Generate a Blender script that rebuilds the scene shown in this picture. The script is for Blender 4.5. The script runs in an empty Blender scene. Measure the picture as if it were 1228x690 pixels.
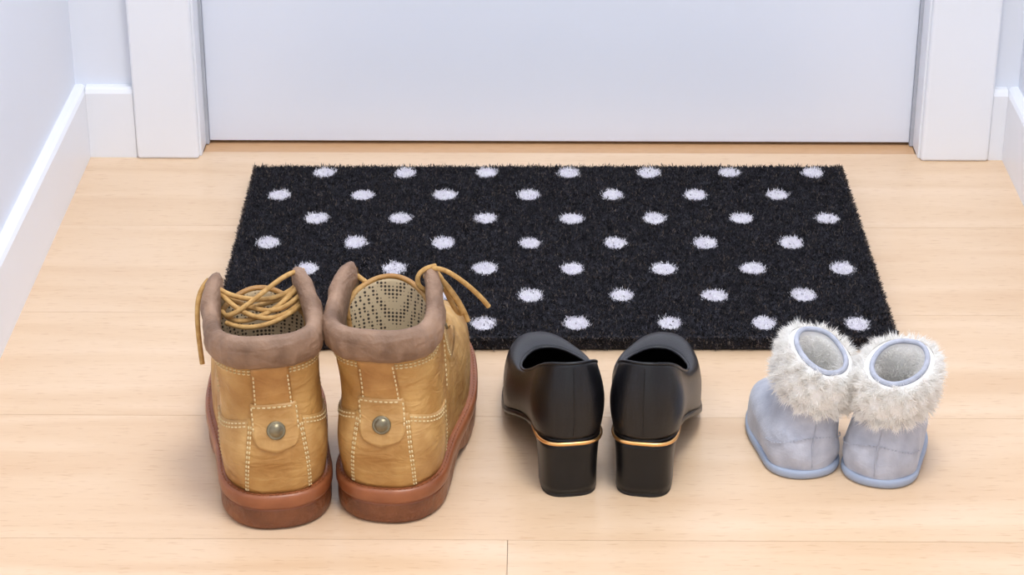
import bpy, math, random
import numpy as np
from mathutils import Vector, Matrix
random.seed(4); rng=np.random.default_rng(7)
D=math.radians
scene=bpy.context.scene
scene.view_settings.view_transform='Standard'
try: scene.view_settings.look='None'
except: pass

# ---------------------------------------------------------------- materials
def srgb(r,g,b):
    f=lambda c:(c/255/12.92) if c/255<=0.04045 else ((c/255+0.055)/1.055)**2.4
    return (f(r),f(g),f(b),1)
class NT:
    def __init__(s,name):
        s.m=bpy.data.materials.new(name); s.m.use_nodes=True
        s.t=s.m.node_tree; s.b=s.t.nodes['Principled BSDF']
    def n(s,typ,**kw):
        x=s.t.nodes.new(typ)
        for k,v in kw.items():
            if k in x.inputs: x.inputs[k].default_value=v
            else: setattr(x,k,v)
        return x
    def l(s,a,b): s.t.links.new(a,b)
def ramp(nt,fac,stops):
    r=nt.n('ShaderNodeValToRGB'); e=r.color_ramp.elements
    while len(e)<len(stops): e.new(0.5)
    for i,(p,c) in enumerate(stops): e[i].position=p; e[i].color=c
    nt.l(fac,r.inputs[0]); return r.outputs[0]
def simple(name,c1,c2=None,rough=0.5,scale=20,bump=0.0,bscale=None,metal=0,coat=0,stretch=(1,1,1),detail=6,sheen=0,bdist=0.001,spec=None,transl=0,wrinkle=0,rvar=0):
    nt=NT(name); tc=nt.n('ShaderNodeTexCoord'); mp=nt.n('ShaderNodeMapping'); mp.inputs['Scale'].default_value=stretch
    nt.l(tc.outputs['Object'],mp.inputs[0])
    c2=c2 or c1
    no=nt.n('ShaderNodeTexNoise',Scale=scale,Detail=detail); nt.l(mp.outputs[0],no.inputs['Vector'])
    col=ramp(nt,no.outputs[0],[(0.32,c1),(0.68,c2)])
    nt.l(col,nt.b.inputs['Base Color'])
    nt.b.inputs['Roughness'].default_value=rough; nt.b.inputs['Metallic'].default_value=metal
    nt.b.inputs['Coat Weight'].default_value=coat
    if rvar:
        n4=nt.n('ShaderNodeTexNoise',Scale=scale*1.7,Detail=4.0); nt.l(mp.outputs[0],n4.inputs['Vector'])
        mr=nt.n('ShaderNodeMapRange'); mr.inputs[1].default_value=.35; mr.inputs[2].default_value=.65; mr.inputs[3].default_value=rough-rvar; mr.inputs[4].default_value=rough+rvar
        nt.l(n4.outputs[0],mr.inputs[0]); nt.l(mr.outputs[0],nt.b.inputs['Roughness'])
    if spec is not None: nt.b.inputs['Specular IOR Level'].default_value=spec
    if sheen: nt.b.inputs['Sheen Weight'].default_value=sheen
    if bump:
        n2=nt.n('ShaderNodeTexNoise',Scale=bscale or scale*6,Detail=4); nt.l(mp.outputs[0],n2.inputs['Vector'])
        bp=nt.n('ShaderNodeBump',Strength=bump,Distance=bdist); nt.l(n2.outputs[0],bp.inputs['Height']); last=bp
        if wrinkle:
            m3=nt.n('ShaderNodeMapping'); m3.inputs['Scale'].default_value=(1,1,2.6); nt.l(tc.outputs['Object'],m3.inputs[0])
            n3=nt.n('ShaderNodeTexNoise',Scale=38.0,Detail=2.0); n3.inputs['Distortion'].default_value=1.2; nt.l(m3.outputs[0],n3.inputs['Vector'])
            b3=nt.n('ShaderNodeBump',Strength=wrinkle,Distance=0.006); nt.l(n3.outputs[0],b3.inputs['Height']); nt.l(bp.outputs[0],b3.inputs['Normal']); last=b3
        nt.l(last.outputs[0],nt.b.inputs['Normal'])
    if transl:
        tr=nt.n('ShaderNodeBsdfTranslucent'); nt.l(col,tr.inputs[0]); mx=nt.n('ShaderNodeMixShader'); mx.inputs[0].default_value=transl
        nt.l(nt.b.outputs[0],mx.inputs[1]); nt.l(tr.outputs[0],mx.inputs[2])
        out=[n for n in nt.t.nodes if n.type=='OUTPUT_MATERIAL'][0]; nt.l(mx.outputs[0],out.inputs[0])
    return nt.m

M_wall=simple('wall_paint',srgb(231,235,245),srgb(234,238,247),0.6,3,0.05,300)
M_trim=simple('trim_lacquer',srgb(240,243,250),srgb(243,245,251),0.35,3)
M_door=simple('door_lacquer',srgb(230,236,249),srgb(234,239,250),0.35,2)
M_gasket=simple('grey_gasket',srgb(188,192,202),srgb(176,180,190),0.6,30)
M_dark=simple('dark_gap',srgb(186,150,118),srgb(192,156,124),0.8,30)
M_nubuck=simple('wheat_nubuck',srgb(160,110,50),srgb(210,166,100),0.55,24,0.45,240,bdist=0.0009,wrinkle=.4,rvar=.13)
M_nubuck2=simple('wheat_nubuck_light',srgb(166,118,58),srgb(214,172,110),0.50,26,0.4,260,bdist=0.0009,wrinkle=.35,rvar=.12)
M_strip=simple('worn_backstrip',srgb(156,104,50),srgb(202,152,86),0.44,34,0.4,200,bdist=0.0009,wrinkle=.3,rvar=.12)
M_collar=simple('brown_collar_leather',srgb(116,88,68),srgb(162,130,106),0.6,44,0.7,300,bdist=0.0012,wrinkle=.3)
M_gum=simple('gum_rubber',srgb(104,58,34),srgb(150,92,56),0.40,26,0.8,150,bdist=0.003,rvar=.1)
M_gumtop=simple('gum_rubber_welt',srgb(136,78,46),srgb(168,102,64),0.35,30,0.2,140)
M_stitch=simple('cream_thread',srgb(226,206,160),srgb(214,190,140),0.7,50)
M_lace=simple('tan_lace',srgb(174,130,70),srgb(210,168,104),0.7,200,0.4,900)
M_rivet=simple('aged_brass',srgb(120,110,88),srgb(150,140,115),0.35,90,0.2,300,metal=0.9)
M_insole=simple('tan_insole',srgb(110,90,68),srgb(134,110,84),0.8,40)
M_lining=simple('olive_beige_lining',srgb(134,116,86),srgb(172,150,116),0.8,60,0.5,400)
M_black=simple('black_leather',(0.0045,0.0045,0.006,1),(0.008,0.008,0.010,1),0.33,60,0.35,650,bdist=0.0005,spec=.42)
M_blackin=simple('black_lining',(0.008,0.008,0.010,1),(0.014,0.014,0.016,1),0.6,60)
M_heel=simple('black_heel',(0.005,0.005,0.006,1),(0.008,0.008,0.009,1),0.32,40,spec=.35)
M_gold=simple('gold_band',srgb(240,180,110),srgb(248,196,130),0.28,40,metal=1)
M_suede=simple('grey_suede',srgb(176,180,194),srgb(200,203,215),0.9,70,0.6,500,sheen=0.3,bdist=0.0009,wrinkle=.12)
M_bsole=simple('pale_grey_blue_rubber',srgb(160,172,194),srgb(172,184,204),0.55,40,0.15,200)
M_fur=simple('white_fur',srgb(255,252,248),srgb(255,254,251),0.9,60,transl=0.45)
M_furbase=simple('fur_base',srgb(250,248,246),srgb(253,251,249),0.95,150)
M_bind=simple('grey_binding',srgb(166,170,184),srgb(190,193,206),0.85,120,0.5,700)
M_coirB=simple('black_coir',(0.005,0.005,0.008,1),(0.028,0.026,0.034,1),0.75,140,spec=0.3)
M_coirG=simple('brown_coir',(0.07,0.05,0.04,1),(0.15,0.115,0.095,1),0.8,120)
M_coirW=simple('white_coir',srgb(240,236,246),srgb(250,248,252),0.8,120,transl=0.3)
def mesh_lining():
    nt=NT('perforated_lining'); tc=nt.n('ShaderNodeTexCoord')
    v=nt.n('ShaderNodeTexVoronoi',Scale=330.0); v.inputs['Randomness'].default_value=0.1
    nt.l(tc.outputs['Object'],v.inputs['Vector'])
    nt.l(ramp(nt,v.outputs['Distance'],[(0.30,srgb(62,50,40)),(0.42,srgb(204,182,146))]),nt.b.inputs['Base Color'])
    nt.b.inputs['Roughness'].default_value=0.8; return nt.m
M_mesh=mesh_lining()
def wood(name,tint=(1,1,1)):
    nt=NT(name); tc=nt.n('ShaderNodeTexCoord'); geo=nt.n('ShaderNodeNewGeometry')
    cmb=nt.n('ShaderNodeCombineXYZ'); mul=nt.n('ShaderNodeMath',operation='MULTIPLY'); mul.inputs[1].default_value=37.0
    nt.l(geo.outputs['Random Per Island'],mul.inputs[0]); nt.l(mul.outputs[0],cmb.inputs[0]); nt.l(mul.outputs[0],cmb.inputs[1])
    add=nt.n('ShaderNodeVectorMath',operation='ADD'); nt.l(tc.outputs['Object'],add.inputs[0]); nt.l(cmb.outputs[0],add.inputs[1])
    mp=nt.n('ShaderNodeMapping'); mp.inputs['Scale'].default_value=(1.0,9.0,1); nt.l(add.outputs[0],mp.inputs[0])
    n1=nt.n('ShaderNodeTexNoise',Scale=3.0,Detail=5.0); n1.inputs['Distortion'].default_value=0.6; nt.l(mp.outputs[0],n1.inputs['Vector'])
    d=lambda r,g,b:tuple([c*t for c,t in zip(srgb(r,g,b)[:3],tint)]+[1])
    base=ramp(nt,n1.outputs[0],[(0.3,d(224,190,154)),(0.5,d(230,199,165)),(0.7,d(236,207,176))])
    mp2=nt.n('ShaderNodeMapping'); mp2.inputs['Scale'].default_value=(60,420,1); nt.l(add.outputs[0],mp2.inputs[0])
    n2=nt.n('ShaderNodeTexNoise',Scale=1.0,Detail=2.0); nt.l(mp2.outputs[0],n2.inputs['Vector'])
    fl=ramp(nt,n2.outputs[0],[(0.58,(1,1,1,1)),(0.75,(0.82,0.73,0.64,1))])
    mx=nt.n('ShaderNodeMixRGB',blend_type='MULTIPLY'); mx.inputs[0].default_value=0.75; nt.l(base,mx.inputs[1]); nt.l(fl,mx.inputs[2])
    tone=ramp(nt,geo.outputs['Random Per Island'],[(0,(0.975,0.97,0.965,1)),(1,(1.0,1.0,1.0,1))])
    m2=nt.n('ShaderNodeMixRGB',blend_type='MULTIPLY'); m2.inputs[0].default_value=1; nt.l(mx.outputs[0],m2.inputs[1]); nt.l(tone,m2.inputs[2])
    nt.l(m2.outputs[0],nt.b.inputs['Base Color'])
    nt.b.inputs['Roughness'].default_value=0.30
    bp=nt.n('ShaderNodeBump',Strength=0.04,Distance=0.001); nt.l(n2.outputs[0],bp.inputs['Height']); nt.l(bp.outputs[0],nt.b.inputs['Normal'])
    return nt.m
M_floor=wood('beech_laminate'); M_thresh=wood('beech_threshold',(0.82,0.68,0.54))

# ---------------------------------------------------------------- mesh helpers
def mk(name,verts,faces,mats,parent=None,smooth=True,midx=None):
    me=bpy.data.meshes.new(name); me.from_pydata([tuple(v) for v in verts],[],faces); me.validate()
    ob=bpy.data.objects.new(name,me); scene.collection.objects.link(ob)
    for m in (mats if isinstance(mats,list) else [mats]): me.materials.append(m)
    if smooth: me.polygons.foreach_set('use_smooth',[True]*len(me.polygons))
    if midx is not None: me.polygons.foreach_set('material_index',midx)
    if parent: ob.parent=parent
    me.update(); return ob
def recalc(ob):
    import bmesh
    bm=bmesh.new(); bm.from_mesh(ob.data); bmesh.ops.recalc_face_normals(bm,faces=bm.faces); bm.to_mesh(ob.data); bm.free()
def box(name,x0,x1,y0,y1,z0,z1,mat,parent=None,bev=0.0):
    v=[(x,y,z) for x in(x0,x1) for y in(y0,y1) for z in(z0,z1)]
    f=[(0,1,3,2),(4,6,7,5),(0,4,5,1),(2,3,7,6),(0,2,6,4),(1,5,7,3)]
    ob=mk(name,v,f,mat,parent,False); recalc(ob)
    if bev:
        b=ob.modifiers.new('b','BEVEL'); b.width=bev; b.segments=3; b.limit_method='ANGLE'
    return ob
def grid(rows,closed=False,skip=None,capA=False,capB=False):
    n=len(rows[0]); verts=[p for r in rows for p in r]; faces=[]
    for i in range(len(rows)-1):
        for j in range(n if closed else n-1):
            k=(j+1)%n
            if skip and skip(i,j): continue
            faces.append((i*n+j,i*n+k,(i+1)*n+k,(i+1)*n+j))
    if capA: faces.append(tuple(range(n-1,-1,-1)))
    if capB: faces.append(tuple((len(rows)-1)*n+j for j in range(n)))
    return verts,faces
def empty(name,loc,rot):
    e=bpy.data.objects.new(name,None); e.empty_display_size=0.05; scene.collection.objects.link(e)
    e.location=loc; e.rotation_euler=(0,0,rot); return e
def tube(name,pts,r,mat,parent,cyclic=False):
    cu=bpy.data.curves.new(name,'CURVE'); cu.dimensions='3D'; cu.bevel_depth=r; cu.bevel_resolution=3; cu.resolution_u=8
    sp=cu.splines.new('NURBS'); sp.points.add(len(pts)-1)
    for p,q in zip(sp.points,pts): p.co=(q[0],q[1],q[2],1)
    sp.order_u=4; sp.use_endpoint_u=not cyclic; sp.use_cyclic_u=cyclic
    ob=bpy.data.objects.new(name,cu); scene.collection.objects.link(ob); cu.materials.append(mat); ob.parent=parent
    cu.use_fill_caps=True
    return ob
def herm(xs,ys):
    xs=np.array(xs,float); ys=np.array(ys,float); m=np.gradient(ys,xs)
    def f(x):
        x=min(max(x,xs[0]),xs[-1]); i=min(int(np.searchsorted(xs,x,side='right'))-1,len(xs)-2)
        h=xs[i+1]-xs[i]; t=(x-xs[i])/h
        return float((2*t**3-3*t*t+1)*ys[i]+(t**3-2*t*t+t)*h*m[i]+(-2*t**3+3*t*t)*ys[i+1]+(t**3-t*t)*h*m[i+1])
    return f
def sm(t): t=min(max(t,0),1); return t*t*(3-2*t)
class Surf:
    def __init__(s,prof,back,ball,by,bz,ztop,ex=0.8,ey=0.9,lean=(0,0,0)):
        z=[p[0] for p in prof]; s.yb=herm(z,[p[1] for p in prof]); s.yf=herm(z,[p[2] for p in prof]); s.w=herm(z,[p[3] for p in prof])
        s.back=back; s.ball=ball; s.by=by; s.bz=bz; s.zt=herm([a[0] for a in ztop],[a[1] for a in ztop]); s.ex=ex; s.ey=ey; s.lean=lean
        s.tilt=0
    def ztop(s,ph): return s.zt(abs(math.degrees(ph)))+s.tilt*math.sin(ph)
    def raw(s,ph,z):
        yb,yf,w=s.yb(z),s.yf(z),s.w(z); yc=yb+s.back; c,sn=math.cos(ph),math.sin(ph)
        a=abs(c)**s.ey
        y= yc-s.back*a if c>0 else yc+(yf-yc)*a
        k=sm((y-s.by[0])/(s.by[1]-s.by[0]))*(1-sm((z-s.bz[0])/(s.bz[1]-s.bz[0])))
        hw=w+(s.ball-w)*k
        x=hw*math.copysign(abs(sn)**s.ex,sn)
        lx,ly,z0=s.lean; dz=max(z-z0,0)
        return Vector((x+lx*dz,y+ly*dz,z))
    def at(s,ph,z,off=0):
        p=s.raw(ph,z)
        if off==0: return p
        n=s.nrm(ph,z); return p+n*off
    def nrm(s,ph,z):
        e=0.02
        a=s.raw(ph+e,z)-s.raw(ph-e,z); b=s.raw(ph,z+0.001)-s.raw(ph,z-0.001)
        n=a.cross(b)
        if n.length<1e-12: return Vector((0,0,1))
        return n.normalized()
def patch(name,s,fn,nu,nv,off,mat,parent):
    rows=[]
    for i in range(-1,nv+2):
        v=min(max(i,0),nv)/nv; r=[]
        for j in range(-1,nu+2):
            u=min(max(j,0),nu)/nu; edge=(i<0 or i>nv or j<0 or j>nu)
            ph,z=fn(u,v); r.append(s.at(ph,z,-0.0004 if edge else off))
        rows.append(r)
    v,f=grid(rows); return mk(name,v,f,mat,parent)
def stitches(name,paths,parent,mat=M_stitch,L=0.0026,gap=0.0013,w=0.0005):
    V=[];F=[]
    for pts in paths:
        P=[p for p,_ in pts]; N=[n for _,n in pts]
        cum=[0]
        for i in range(1,len(P)): cum.append(cum[-1]+(P[i]-P[i-1]).length)
        tot=cum[-1]; t=0
        def ev(x):
            x=min(max(x,0),tot-1e-9)
            for i in range(1,len(P)):
                if cum[i]>=x:
                    k=(x-cum[i-1])/max(cum[i]-cum[i-1],1e-9); return P[i-1].lerp(P[i],k),N[i-1].lerp(N[i],k).normalized()
            return P[-1],N[-1]
        while t+L<tot:
            a,n=ev(t); b,_=ev(t+L); tt=(b-a).normalized(); bb=tt.cross(n)
            base=len(V); h=0.0007
            m=(a+b)/2
            V+= [a+bb*w,a-bb*w,m+bb*w+n*h,m-bb*w+n*h,b+bb*w,b-bb*w]
            F+=[(base,base+1,base+3,base+2),(base+2,base+3,base+5,base+4)]
            V+= [m+bb*w*1.0-n*0.0005,m-bb*w*1.0-n*0.0005]
            F+=[(base,base+2,base+6),(base+2,base+4,base+6),(base+1,base+7,base+3),(base+3,base+7,base+5)]
            t+=L+gap
    return mk(name,V,F,mat,parent,False)
def spath(s,fn,n=40,off=0.0):
    out=[]
    for i in range(n+1):
        ph,z=fn(i/n); out.append((s.at(ph,z,off),s.nrm(ph,z)))
    return out
def blades(name,P,Dr,L,W,B,mats,midx,parent=None):
    n=len(P); side=rng.normal(size=(n,3)); side=np.cross(Dr,side); side/=np.linalg.norm(side,axis=1)[:,None]+1e-9
    L=L[:,None];W=W[:,None]
    mid=P+Dr*L*0.55+B*0.3; tip=P+Dr*L+B
    V=np.stack([P-side*W/2,P+side*W/2,mid+side*W/2.2,mid-side*W/2.2,tip],1).reshape(-1,3)
    b=np.arange(n)*5
    me=bpy.data.meshes.new(name)
    tris=np.stack([np.stack([b,b+1,b+2],1),np.stack([b,b+2,b+3],1),np.stack([b+3,b+2,b+4],1)],1).reshape(-1,3)
    me.vertices.add(len(V)); me.vertices.foreach_set('co',V.ravel())
    me.loops.add(tris.size); me.loops.foreach_set('vertex_index',tris.ravel().astype(np.int32))
    me.polygons.add(len(tris)); me.polygons.foreach_set('loop_start',(np.arange(len(tris))*3).astype(np.int32))
    for m in mats: me.materials.append(m)
    me.polygons.foreach_set('material_index',np.repeat(midx,3).astype(np.int32))
    me.update(calc_edges=True); me.validate()
    ob=bpy.data.objects.new(name,me); scene.collection.objects.link(ob)
    if parent: ob.parent=parent
    return ob

# ---------------------------------------------------------------- room
XL,XR,YB=-0.477,0.510,2.250
YF=-0.9; WH=2.3
V=[];F=[]
def addbox(x0,x1,y0,y1,z0,z1):
    b=len(V)
    V.extend([(x0,y0,z0),(x1,y0,z0),(x1,y1,z0),(x0,y1,z0),(x0,y0,z1),(x1,y0,z1),(x1,y1,z1),(x0,y1,z1)])
    F.extend([(b+4,b+5,b+6,b+7),(b,b+1,b+5,b+4),(b+1,b+2,b+6,b+5),(b+2,b+3,b+7,b+6),(b+3,b,b+4,b+7),(b+3,b+2,b+1,b)])
PW=0.1925; g=0.00022
joints={-1:-0.016,0:0.59,1:-0.59,2:0.59,3:-0.59}
for k in range(-14,5):
    y0=1.4875+k*PW; y1=min(y0+PW,2.254)
    if y1<=y0: continue
    j=joints.get(k,(k*0.43)%1.2-0.6)
    xs=[-0.6]+sorted(x for x in (j-1.2,j,j+1.2) if -0.58<x<0.58)+[0.6]
    for a,b in zip(xs[:-1],xs[1:]): addbox(a+g,b-g,y0+g,y1-g,-0.012,0)
fl=mk('floor',V,F,[M_floor],None,False)
sub=box('floor_underlay',-0.6,0.6,YF-0.9,2.5,-0.03,-0.0125,M_dark); sub.parent=fl
th=box('threshold_strip',-0.3475,0.4095,2.2552,2.36,-0.0124,-0.0012,M_thresh,fl)
box('wall_left',XL-0.1,XL,YF,YB+0.1,0,WH,M_wall)
box('wall_right',XR,XR+0.1,YF,YB+0.1,0,WH,M_wall)
V=[];F=[]
addbox(XL,-0.36,YB,YB+0.1,0,WH); addbox(0.422,XR,YB,YB+0.1,0,WH); addbox(-0.36,0.422,YB,YB+0.1,2.06,WH)
mk('wall_back',V,F,M_wall,None,False)
def base_prof(name,p0,p1,inward,h=0.078,t=0.012):
    prof=[(0,0),(t,0),(t,h-0.006),(t-0.002,h-0.002),(t-0.005,h),(0,h)]
    rows=[[Vector(p)+Vector(inward)*a+Vector((0,0,z)) for a,z in prof] for p in (p0,p1)]
    v,f=grid(rows,closed=True,capA=True,capB=True); ob=mk(name,v,f,M_trim,None,False); recalc(ob)
base_prof('baseboard_left',(XL,YF,0),(XL,YB,0),(1,0,0))
base_prof('baseboard_right',(XR,YF,0),(XR,YB,0),(-1,0,0))
base_prof('baseboard_back_left',(XL+0.0121,YB,0),(-0.4155,YB,0),(0,-1,0))
base_prof('baseboard_back_right',(0.483,YB,0),(XR-0.0121,YB,0),(0,-1,0))
tr=box('door_casing',-0.415,-0.3495,YB-0.016,YB,0,2.13,M_trim,None,0.003)
box('casing_right',0.4115,0.4826,YB-0.016,YB,0,2.13,M_trim,tr,0.003)
box('casing_top',-0.349,0.411,YB-0.016,YB,2.06,2.13,M_trim,tr,0.003)
box('jamb_left',-0.3598,-0.3475,YB-0.008,YB+0.1,0,2.06,M_trim,tr,0.001)
box('jamb_right',0.4095,0.4218,YB-0.008,YB+0.1,0,2.06,M_trim,tr,0.001)
box('jamb_stop_left',-0.3475,-0.332,YB+0.074,YB+0.1,0,2.06,M_trim,tr)
box('jamb_stop_right',0.394,0.4095,YB+0.074,YB+0.1,0,2.06,M_trim,tr)
box('gasket_left',-0.3475,-0.3441,YB+0.026,YB+0.050,0.0,2.05,M_gasket,tr)
box('gasket_right',0.4061,0.4095,YB+0.026,YB+0.050,0.0,2.05,M_gasket,tr)
box('door_1',-0.3440,0.4060,YB+0.030,YB+0.070,0.0025,2.05,M_door,None,0.001)
box('wall_back_outer',-0.6,0.6,YB+0.16,YB+0.2,0,WH,M_wall)

# ---------------------------------------------------------------- doormat
W2,D2=0.3045,0.1955; YC=1.9925
e=empty('polka_dot_doormat',(0.0205,YC,0),0.0085)
mb=box('mat_backing',-W2+0.003,W2-0.003,-D2+0.003,D2-0.003,0.0005,0.0135,M_coirB,e,0.002)
dots=[]
for r in range(7):
    yy=2.1678-r*0.0571-YC
    off=0.041 if r%2==0 else 0.0
    for k in range(-4,5):
        x=off+k*0.0835-0.0205
        if abs(x)<W2-0.02: dots.append((x+rng.normal()*.0008,yy+rng.normal()*.0006,rng.uniform(0.94,1.08),rng.uniform(0.94,1.08)))
V=[];F=[]
for dx,dy,sx,sy in dots:
    b=len(V); V+=[(dx+.0095*sx*math.cos(a*math.pi/16),dy+.0112*sy*math.sin(a*math.pi/16),.0138) for a in range(32)]; F.append(tuple(range(b,b+32)))
mk('dyed_dots',V,F,M_coirW,e,False)
n=230000
P=np.zeros((n,3)); P[:,0]=rng.uniform(-W2+.001,W2-.001,n); P[:,1]=rng.uniform(-D2+.001,D2-.001,n); P[:,2]=0.0128
Dr=rng.normal(size=(n,3))*0.6; Dr[:,2]=1
ex=np.clip((np.abs(P[:,0])-(W2-0.005))/0.005,0,1)*np.sign(P[:,0]); ey=np.clip((np.abs(P[:,1])-(D2-0.005))/0.005,0,1)*np.sign(P[:,1])
P[:,2]-=.0035*np.maximum(np.abs(ex),np.abs(ey))
Dr[:,0]+=ex*0.6; Dr[:,1]+=ey*0.6
Dr/=np.linalg.norm(Dr,axis=1)[:,None]
px=P[:,0]+rng.normal(size=n)*0.0007; py=P[:,1]+rng.normal(size=n)*0.0008
ind=np.zeros(n,bool)
for dx,dy,sx,sy in dots: ind|=(((px-dx)/(0.0116*sx))**2+((py-dy)/(0.0136*sy))**2)<1
tuft=np.sin(P[:,0]*610+3*np.sin(P[:,1]*230))*np.sin(P[:,1]*570+3*np.sin(P[:,0]*260))
mi=np.where(ind,2,np.where(rng.random(n)<0.06+.05*(tuft>.3),1,0)); mi=np.where(ind&(rng.random(n)<0.03),0,mi)
L=rng.uniform(0.0020,0.0038,n)+.0009*tuft; Wd=rng.uniform(0.0006,0.0011,n); B=rng.normal(size=(n,3))*0.0008
blades('coir_pile',P,Dr,L,Wd,B,[M_coirB,M_coirG,M_coirW],mi,e)
m=12000; t=rng.uniform(0,2*(2*W2+2*D2),m); P=np.zeros((m,3)); Dr=np.zeros((m,3))
for i in range(m):
    q=t[i]%(2*W2+2*D2)
    s_=1 if t[i]<(2*W2+2*D2) else -1
    if q<2*W2: P[i]=(q-W2,-s_*(D2-0.003),0); Dr[i]=(rng.normal()*0.3,-s_,0)
    else: P[i]=(s_*(W2-0.003),q-2*W2-D2,0); Dr[i]=(s_,rng.normal()*0.3,0)
P[:,2]=rng.uniform(0.003,0.0145,m); Dr[:,2]=rng.uniform(-0.7,1.0,m); Dr/=np.linalg.norm(Dr,axis=1)[:,None]
blades('coir_edge',P,Dr,rng.uniform(0.002,0.0052,m),rng.uniform(0.0005,0.001,m),np.zeros((m,3)),[M_coirB,M_coirG],(rng.random(m)<0.5).astype(int),e)

# ---------------------------------------------------------------- work boots
def outline(s,z,off,N=96):
    pts=[]
    for j in range(N):
        ph=-math.pi+2*math.pi*j/N
        p=s.raw(ph,z); a=s.raw(ph+0.02,z)-s.raw(ph-0.02,z); nn=Vector((a.y,-a.x,0)); nn=nn.normalized() if nn.length>1e-9 else Vector((0,1,0))
        pts.append(p+nn*off)
    return pts
def work_boot(loc,rot,laces,tongue_y,tongue_top,lean):
    E=empty('leather_work_boot',loc,rot)
    prof=[(.028,.005,.272,.0378),(.045,.001,.277,.0398),(.060,.000,.269,.0405),(.075,.003,.243,.0398),(.090,.008,.206,.0390),(.105,.0105,.170,.0388),(.120,.010,.143,.0395),(.140,.007,.124,.0402),(.155,.005,.117,.0402),(.175,.005,.115,.0395),(.195,.007,.118,.039)]
    s=Surf(prof,.045,.0475,(.07,.17),(.07,.11),[(0,.1635),(40,.162),(75,.161),(92,.164),(106,.172),(118,.1765),(130,.1775),(150,.176),(180,.176)],lean=(lean,0,.09))
    N=96; R=40; phs=[-math.pi+2*math.pi*j/N for j in range(N)]
    gap=D(135)
    def rows(off,z0,zt_off,R=R):
        return [[s.at(ph,z0+(s.ztop(ph)-zt_off-z0)*i/R,off) for ph in phs] for i in range(R+1)]
    def skip(i,j,z0=0.028): 
        ph=phs[j]+math.pi/N; z=z0+(0.176-z0)*i/R
        return abs(ph)>gap and z>0.108
    v,f=grid(rows(0,0.028,0.004),closed=True,skip=skip); mk('upper',v,f,M_nubuck,E)
    v,f=grid(rows(-0.004,0.050,0.006),closed=True,skip=lambda i,j:skip(i,j,0.05)); mk('lining',v,f,M_lining,E)
    o=outline(s,0.052,-0.004); o=[Vector((p.x,p.y,0.05)) for p in o]; mk('insole',o,[tuple(range(len(o)))],M_insole,E,False)
    for sg in(-1,1):
        rr=[]
        for i in range(16):
            z=0.106+(s.ztop(gap)-0.006-0.106)*i/15
            rr.append([s.at(sg*gap,z,0.0006),s.at(sg*(gap+0.03),z,-0.002),s.at(sg*gap,z,-0.0045)])
        v,f=grid(rr); mk('flap_edge',v,f,M_nubuck2,E)
    cs=[(-.0255,.0002),(-.0245,.0030),(-.020,.0052),(-.013,.0060),(-.006,.0052),(-.001,.0030),(.001,-.001),(.000,-.005),(-.006,-.0078),(-.016,-.0085),(-.027,-.007),(-.030,-.0045)]
    rr=[]
    for j in range(91):
        ph=-D(135)+2*D(135)*j/90; zt=s.ztop(ph); tap=1-0.35*sm((abs(ph)-D(100))/D(30)); wr=1+.12*math.sin(ph*9)+.10*math.sin(ph*23)+.06*math.sin(ph*41)
        endf=math.sqrt(max(1-(max(abs(ph)-D(128),0)/D(7))**2,0.0)); zt-=.004*(1-endf)
        rr.append([s.at(ph,zt+dz*tap,off*(wr if off>.002 else 1)*(1-.25*sm((abs(ph)-D(105))/D(28)))*(.35+.65*endf)) for dz,off in cs])
    v,f=grid(rr,closed=True,capA=True,capB=True); c=mk('padded_collar',v,f,M_collar,E); recalc(c)
    patch('back_strip',s,lambda u,v:((u-.5)*2*(.30-.03*v),.100+v*.038),8,14,.0016,M_strip,E)
    def pf(u,v):
        a=(u-.5)*2; w=.36 if v>.35 else .36*math.sqrt(max(1-((.35-v)/.35)**2*0.55,0)); return (a*w,.072+v*.033-(.004*(1-abs(a))*(1-v)))
    patch('rivet_tab',s,pf,14,16,.0030,M_nubuck2,E)
    def ctop(ph): return .094-.013*sm(abs(ph)/D(95))
    patch('heel_counter',s,lambda u,v:((u-.5)*2*D(92),.031+v*(ctop((u-.5)*2*D(92))-.031)),50,14,.0011,M_nubuck2,E)
    patch('counter_center',s,lambda u,v:((u-.5)*2*(.60-.16*v),.031+v*.062),18,14,.0020,M_nubuck,E)
    for sg in(-1,1):
        patch('eyestay',s,lambda u,v:(sg*(D(104)+u*D(30)),.095+v*(s.ztop(D(110))-.032-.095)),8,16,.0011,M_nubuck2,E)
    st=[]
    for o in(0,.0028):
        st.append(spath(s,lambda t:((t-.5)*2*D(90),ctop((t-.5)*2*D(90))-.002-o),80,.0013))
        for sg in(-1,1): st.append(spath(s,lambda t:(sg*(.57-.16*t-o*16),.033+.058*t),30,.0022))
        st.append(spath(s,lambda t:((t-.5)*2*D(102),s.ztop((t-.5)*2*D(102))-.0285-o),110,.0004))
    for sg in(-1,1):
        st.append(spath(s,lambda t:(sg*(.26-.03*t),.104+.030*t),20,.0018))
        st.append(spath(s,lambda t:(sg*.33,.084+.019*t),14,.0032))
        st.append(spath(s,lambda t:(sg*(D(92)-.02*t),.034+.05*t),24,.0013))
        st.append(spath(s,lambda t:(sg*(D(95)+D(10)*t**1.5),.086+.04*t),24,.0006))
        st.append(spath(s,lambda t:(sg*D(107),.098+.038*t),24,.0014))
    st.append(spath(s,lambda t:((t-.5)*.64,.103),14,.0032))
    stitches('stitching',st,E)
    c0=s.at(0,.0845,.0028); n0=s.nrm(0,.0845); q=n0.to_track_quat('Z','Y')
    rr=[]
    for r,h in[(.0072,0),(.0072,.0012),(.0064,.0018),(.0056,.0012),(.005,.0018),(.0035,.003),(.0015,.0036),(.0001,.0037)]:
        rr.append([c0+q@Vector((r*math.cos(a*math.pi/12),r*math.sin(a*math.pi/12),h)) for a in range(24)])
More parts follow.
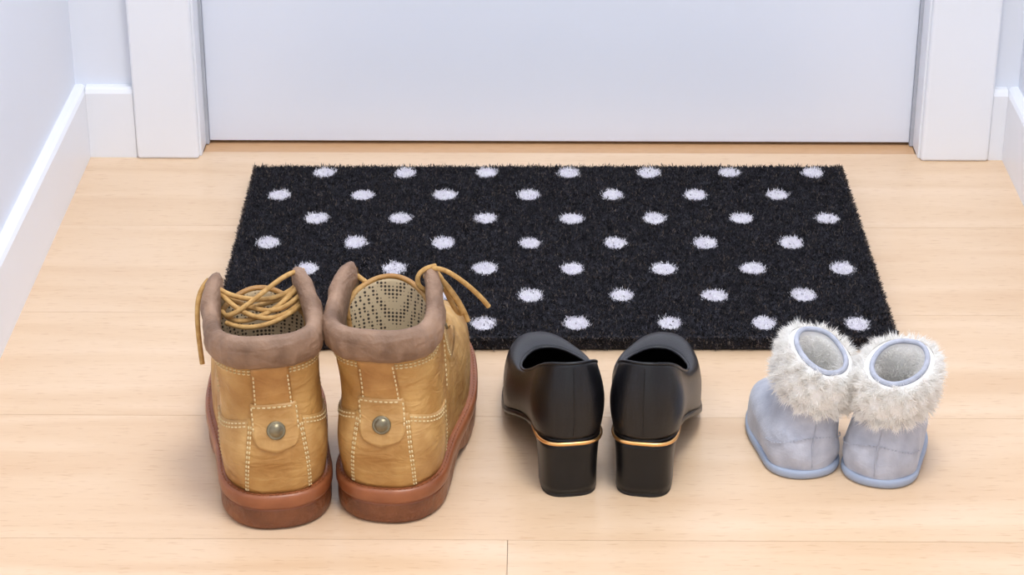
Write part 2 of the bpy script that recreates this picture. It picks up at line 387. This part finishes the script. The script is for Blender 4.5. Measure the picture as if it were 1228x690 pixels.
    v,f=grid(rr,closed=True); mk('rivet',v,f,M_rivet,E)
    def ringz(off,z,arch=0.0):
        r=outline(s,0.034,off); out=[]
        for p in r:
            a=sm((p.y-.078)/.010)*(1-sm((p.y-.108)/.012)); out.append(Vector((p.x,p.y,z+arch*a)))
        return out
    rr=[ringz(.001,.0,.010),ringz(.0032,.0012,.010),ringz(.0046,.004,.009),ringz(.0048,.010,.004),ringz(.0044,.0175,.001)]
    v,f=grid(rr,closed=True,capA=True); o=mk('outsole',v,f,M_gum,E); 
    rr=[ringz(.0044,.0172),ringz(.0034,.0182),ringz(.0038,.0192),ringz(.0056,.0202),ringz(.0062,.0225),ringz(.0060,.0285),ringz(.0050,.0305),ringz(.001,.0312),ringz(-.004,.0312)]
    v,f=grid(rr,closed=True,capB=True); mk('welt',v,f,M_gumtop,E)
    wp=[(p+Vector((0,0,.0002)),Vector((0,0,1))) for p in ringz(.0032,.0312)]; stitches('welt_stitch',[wp],E,mat=M_gumtop,L=.0032,gap=.0016)
    # tongue standing inside the opening
    rr=[]
    for i in range(19):
        v_=i/18; z=.085+v_*(tongue_top-.085)
        y0=min(s.yf(min(z,.19))-.008,tongue_y-.006+.012*v_)
        hw=.030+.004*sm(v_*1.4)-.006*sm((v_-.85)/.15)
        xo=lean*max(z-.09,0)
        rr.append([Vector((xo+hw*(k/16*2-1),y0-15*(hw*(k/16*2-1))**2,z-.010*sm((v_-.6)/.4)*abs(k/16*2-1)**2)) for k in range(17)])
    v,f=grid(rr); o=mk('tongue',v,f,[M_mesh,M_nubuck2],E)
    so=o.modifiers.new('s','SOLIDIFY'); so.thickness=.004; so.offset=0; so.use_rim=True
    tube('tongue_edge',[rr[i][0] for i in range(6,19)]+[rr[18][k] for k in range(1,16)]+[rr[i][16] for i in range(18,5,-1)],.0024,M_nubuck2,E)
    for sg in(-1,1):
        for z in(.118,.132,.146,.160):
            c0=s.at(sg*D(126),z,.0012 if z<.15 else .005); n0=s.nrm(sg*D(126),z); q=n0.to_track_quat('Z','Y')
            pts=[c0+q@Vector((.0032*math.cos(a*math.pi/5),.0032*math.sin(a*math.pi/5),.0006)) for a in range(10)]
            tube('eyelet',pts,.0010,M_rivet,E,True)
    zs=[.110,.121,.132,.143,.154]
    for i in range(len(zs)-1):
        for sg in(-1,1):
            a=s.at(sg*D(127),zs[i],.003); b=s.at(-sg*D(127),zs[i+1],.003); mm=(a+b)/2+Vector((0,.010,.001*sg))
            tube('lace',[a,a.lerp(mm,.5)+Vector((0,.006,0)),mm,b.lerp(mm,.5)+Vector((0,.006,0)),b],.0018,M_lace,E)
    for pts in laces: tube('lace_end',[Vector((p[0]+lean*(p[2]-.09),p[1],p[2])) for p in pts],.0020,M_lace,E)
    return E
# lace routes: x, y, z in boot space
lacesL=[
 [(-.035,.088,.172),(-.030,.080,.168),(-.014,.078,.161),(.008,.082,.156),(.024,.090,.158),(.034,.094,.166)],
 [(.036,.094,.174),(.026,.088,.177),(.010,.080,.170),(-.008,.070,.161),(-.024,.064,.154),(-.030,.072,.150),(-.014,.084,.149),(.010,.088,.152),(.026,.086,.158),(.034,.092,.166)],
 [(-.034,.090,.170),(-.026,.074,.162),(-.010,.064,.152),(.010,.066,.147),(.026,.076,.150),(.033,.084,.157)],
 [(.034,.090,.166),(.018,.078,.154),(-.006,.066,.147),(-.024,.066,.147),(-.030,.078,.152)],
 [(.032,.082,.160),(.016,.070,.151),(-.002,.074,.152),(-.018,.084,.155),(-.030,.090,.164)],
 [(.030,.078,.152),(.010,.058,.146),(-.012,.054,.144),(-.028,.066,.148)],
 [(-.037,.094,.172),(-.046,.088,.166),(-.0495,.080,.150),(-.050,.074,.132),(-.0495,.070,.112)],
]
lacesR=[
 [(.026,.098,.166),(.030,.092,.176),(.040,.088,.180),(.050,.089,.174),(.060,.094,.163),(.069,.099,.150),(.073,.101,.142)],
 [(.036,.096,.172),(.043,.092,.162),(.050,.093,.150),(.054,.096,.138),(.049,.098,.134),(.044,.098,.146),(.040,.098,.158)],
 [(.036,.094,.178),(.026,.086,.179),(.019,.084,.168),(.026,.086,.158),(.040,.094,.158)],
 [(.040,.094,.166),(.047,.093,.158),(.053,.095,.146),(.056,.098,.130)],
 [(-.030,.098,.166),(-.024,.092,.164),(-.016,.096,.156)],
]
work_boot((-.1900,1.501,0),D(10),lacesL,.096,.158,-.05)
work_boot((-.1120,1.510,0),D(-7),lacesR,.092,.165,-.09)

# ---------------------------------------------------------------- pumps
def pump(loc,rot):
    E=empty('high_heel_pump',loc,rot)
    LEN=.218
    zb=herm([0,.03,.06,.09,.12,.15,.18,.222],[.053,.050,.043,.032,.019,.010,.006,.008])
    def B(ph,off=0):
        c,sn=math.cos(ph),math.sin(ph); yc=.032; a=abs(c)**.92
        y=yc-(.032+off)*a if c>0 else yc+(LEN-yc+off)*a
        hw=.0262+(.0395-.0262)*sm((y-.045)/.085)+off
        x=hw*math.copysign(abs(sn)**.78,sn); return Vector((x,y,0))
    def T(ph):
        c,sn=math.cos(ph),math.sin(ph); yc=.038; a=abs(c)**1.0
        y=yc-.033*a if c>0 else yc+(.136-yc)*a
        hw=.0238+(.0335-.0238)*sm((y-.035)/.07)
        x=hw*math.copysign(abs(sn)**.95,sn)
        return Vector((x,y,tz(y)))
    tz=herm([0,.012,.03,.05,.07,.10,.125,.14],[.119,.115,.104,.091,.079,.069,.065,.064])
    N=96;R=20; phs=[-math.pi+2*math.pi*j/N for j in range(N)]
    rr=[]
    for i in range(R+1):
        v=i/R; row=[]
        for ph in phs:
            b=B(ph); t=T(ph); z0=zb(b.y); h=1-math.cos(v*math.pi/2); k=math.sin(v*math.pi/2)
            fr=sm((b.y-.05)/.11); z=z0+(t.z-z0)*(v*(1-fr)+k*fr)
            hh=(v**1.6)*(1-fr)+h*fr
            p=Vector((b.x+(t.x-b.x)*hh,b.y+(t.y-b.y)*hh,z))
            bulge=.0040*math.sin(v*math.pi)*(1-fr*.6); d=Vector((math.sin(ph),-math.cos(ph),0)); p+=d*bulge
            row.append(p)
        rr.append(row)
    v,f=grid(rr,closed=True); o=mk('upper',v,f,[M_black,M_blackin],E); recalc(o)
    so=o.modifiers.new('s','SOLIDIFY'); so.thickness=.0018; so.offset=-1; so.material_offset=1
    tube('topline_binding',[rr[-1][j] for j in range(0,N,3)],.0011,M_black,E,True)
    tube('back_seam',[rr[i][N//2]+Vector((0,-.0001,0)) for i in range(1,R)],.0004,M_black,E)
    rr2=[]
    for sc in(1,.7,.4,.05):
        rr2.append([Vector((B(ph).x*.95*sc,.1+(B(ph).y-.1)*.97*(sc),zb(.1+(B(ph).y-.1)*.97*sc)+.003)) for ph in phs])
    v,f=grid(rr2,closed=True); mk('insole',v,f,M_blackin,E)
    def so_r(off,dz):
        out=[]
        for ph in phs:
            b=B(ph); o2=off*sm((b.y-.045)/.03) if off>0 else off
            b=B(ph,o2); out.append(Vector((b.x,b.y,max(zb(b.y)+dz,.0002))))
        return out
    r4=[so_r(-.010,-.0045),so_r(.000,-.0045),so_r(.0018,-.003),so_r(.0018,0),so_r(-.001,.001)]
    v,f=grid(r4,closed=True,capA=True); mk('sole',v,f,M_heel,E)
    def dsec(hw,y0,y1,zf,off=0,n=40):
        pts=[]
        for j in range(n):
            a=2*math.pi*j/n; c,sn=math.cos(a),math.sin(a)
            x=(hw+off)*math.copysign(abs(sn)**.62,sn)
            y=(y0+y1)/2-((y1-y0)/2+off)*math.copysign(abs(c)**(.9 if c>0 else .35),c)
            pts.append(Vector((x,y,zf(y))))
        return pts
    rr=[]
    for k in range(9):
        t=k/8; hw=.0222+.0026*t**2.5; y0=.002-.002*t*t; y1=.040+.010*t
        rr.append(dsec(hw,y0,y1,lambda y:.003+t*(zb(max(y,0))-.004-.003)))
    v,f=grid(rr,closed=True,capA=True,capB=True); o=mk('block_heel',v,f,M_heel,E); recalc(o)
    rr=[dsec(.0222,.002,.040,lambda y:0.0,-.0006),dsec(.0222,.002,.040,lambda y:0.0028,-.0003),dsec(.0222,.002,.040,lambda y:0.0032,-.001)]
    v,f=grid(rr,closed=True,capA=True,capB=True); o=mk('heel_tip',v,f,M_blackin,E); recalc(o)
    gz=lambda d:(lambda y:zb(max(y,0))+d)
    rr=[dsec(.0248,0,.050,gz(-.0046),.0006),dsec(.0248,0,.050,gz(-.0046),.0016),dsec(.0248,0,.050,gz(-.0022),.0022),dsec(.0248,0,.050,gz(-.0018),.0006)]
    v,f=grid(rr,closed=True); o=mk('gold_band',v,f,M_gold,E); recalc(o)
    return E
pump((.0345,1.549,0),D(9)); pump((.0882,1.549,0),D(-8.5))

# ---------------------------------------------------------------- toddler boots
def toddler(loc,rot,lean,tilt):
    E=empty('toddler_fur_boot',loc,rot)
    prof=[(.004,.001,.119,.0280),(.015,-.001,.121,.0300),(.027,.000,.118,.0298),(.037,.002,.106,.0280),(.046,.005,.088,.0255),(.056,.006,.070,.0238),(.070,.005,.061,.0238),(.085,.004,.059,.0242),(.110,.003,.060,.0245)]
    s=Surf(prof,.028,.0325,(.04,.085),(.03,.05),[(0,.088),(40,.091),(110,.098),(150,.102),(180,.1025)],ex=.88,ey=.95,lean=(lean,0.0,.03))
    s.tilt=tilt
    N=72;R=24; phs=[-math.pi+2*math.pi*j/N for j in range(N)]
    rr=[]
    for i in range(R+1):
        rr.append([s.at(ph,.004+(s.ztop(ph)-.004)*i/R,0.0006*math.sin(ph*5+i*.7)) for ph in phs])
    v,f=grid(rr,closed=True); o=mk('suede_upper',v,f,M_suede,E)
    rr=[[s.at(ph,.02+(s.ztop(ph)-.02)*i/R,-.004) for ph in phs] for i in range(R+1)]
    v,f=grid(rr,closed=True,capA=True); mk('plush_lining',v,f,M_furbase,E)
    def rz(off,z): return [Vector((p.x,p.y,z)) for p in outline(s,.010,off,72)]
    rr=[rz(-.001,0),rz(.0012,.001),rz(.002,.003),rz(.002,.0060),rz(.001,.0075),rz(-.001,.0078)]
    v,f=grid(rr,closed=True,capA=True); o=mk('rubber_sole',v,f,M_bsole,E)
    pts=[s.at(0,.010+.045*i/14,.0004) for i in range(15)]; tube('back_seam',pts,.0006,M_bind,E)
    stitches('seam',[spath(s,lambda t:((t-.5)*2*D(88),.036-.010*sm(abs(t-.5)*2)),60,.0005)],E,M_bind,L=.002,gap=.001,w=.0004)
    cs=[(-.031,.0005),(-.030,.005),(-.023,.0085),(-.012,.0085),(-.004,.0060),(.001,.001),(0,-.003),(-.006,-.004)]
    rr=[]
    for ph in phs: rr.append([s.at(ph,s.ztop(ph)+dz,off) for dz,off in cs])
    rr.append(rr[0]); v,f=grid(rr,closed=True); o=mk('cuff_base',v,f,M_furbase,E); recalc(o)
    pts=[s.at(ph,s.ztop(ph)+.0018,-.0035) for ph in phs[::3]]; tube('opening_binding',pts,.0021,M_bind,E,True)
    n=26000; n1=21000; P=np.zeros((n,3)); Dr=np.zeros((n,3)); 
    for i in range(n):
        ph=rng.uniform(-math.pi,math.pi); u=rng.random()
        if i<n1:
            z=s.ztop(ph)-.032+u*.034; p=s.at(ph,z,.006-.004*sm((u-.8)/.2)); nn=s.nrm(ph,z)
            d=np.array(nn)*0.9+np.array((0,0,-.35+1.0*u))
            cl=math.sin(ph*15+z*300)*.6; d=d+np.array((math.cos(ph)*cl,math.sin(ph)*cl,math.sin(ph*11-z*420)*.55))
        else:
            z=s.ztop(ph)-.034*u-.003; p=s.at(ph,z,-.0045); nn=s.nrm(ph,z); d=-np.array(nn)*.7+np.array((0,0,.5))
        P[i]=p; Dr[i]=d
    Dr+=rng.normal(size=(n,3))*.22; Dr/=np.linalg.norm(Dr,axis=1)[:,None]
    L=rng.uniform(.004,.0088,n); L[n1:]*=.6
    B=rng.normal(size=(n,3))*.0016; B[:,2]-=.0010
    blades('fur_cuff',P,Dr,L,rng.uniform(.0003,.0006,n),B,[M_fur],np.zeros(n,int),E)
    return E
toddler((.2250,1.581,0),D(12),.20,-.006)
toddler((.2735,1.568,0),D(-18),.12,.002)

# ---------------------------------------------------------------- light
w=bpy.data.worlds.new('World'); scene.world=w; w.use_nodes=True
w.node_tree.nodes['Background'].inputs[0].default_value=(0.90,0.95,1.0,1); w.node_tree.nodes['Background'].inputs[1].default_value=1.27
def area(name,loc,target,size,power,col):
    l=bpy.data.lights.new(name,'AREA'); l.shape='DISK'; l.size=size; l.energy=power; l.color=col
    o=bpy.data.objects.new(name,l); scene.collection.objects.link(o); o.location=loc
    o.rotation_euler=(Vector(target)-Vector(loc)).to_track_quat('-Z','Y').to_euler(); return o
area('ceiling_light',(0.25,1.1,2.2),(0.0,1.9,0),0.6,23,(1,0.985,0.965))

cam=bpy.data.cameras.new('camera'); co=bpy.data.objects.new('camera',cam); scene.collection.objects.link(co)
co.location=(0,0,.94); co.rotation_euler=(D(64),0,.0085); cam.sensor_width=36; cam.lens=2750/1228*36; cam.clip_start=.05
scene.camera=co
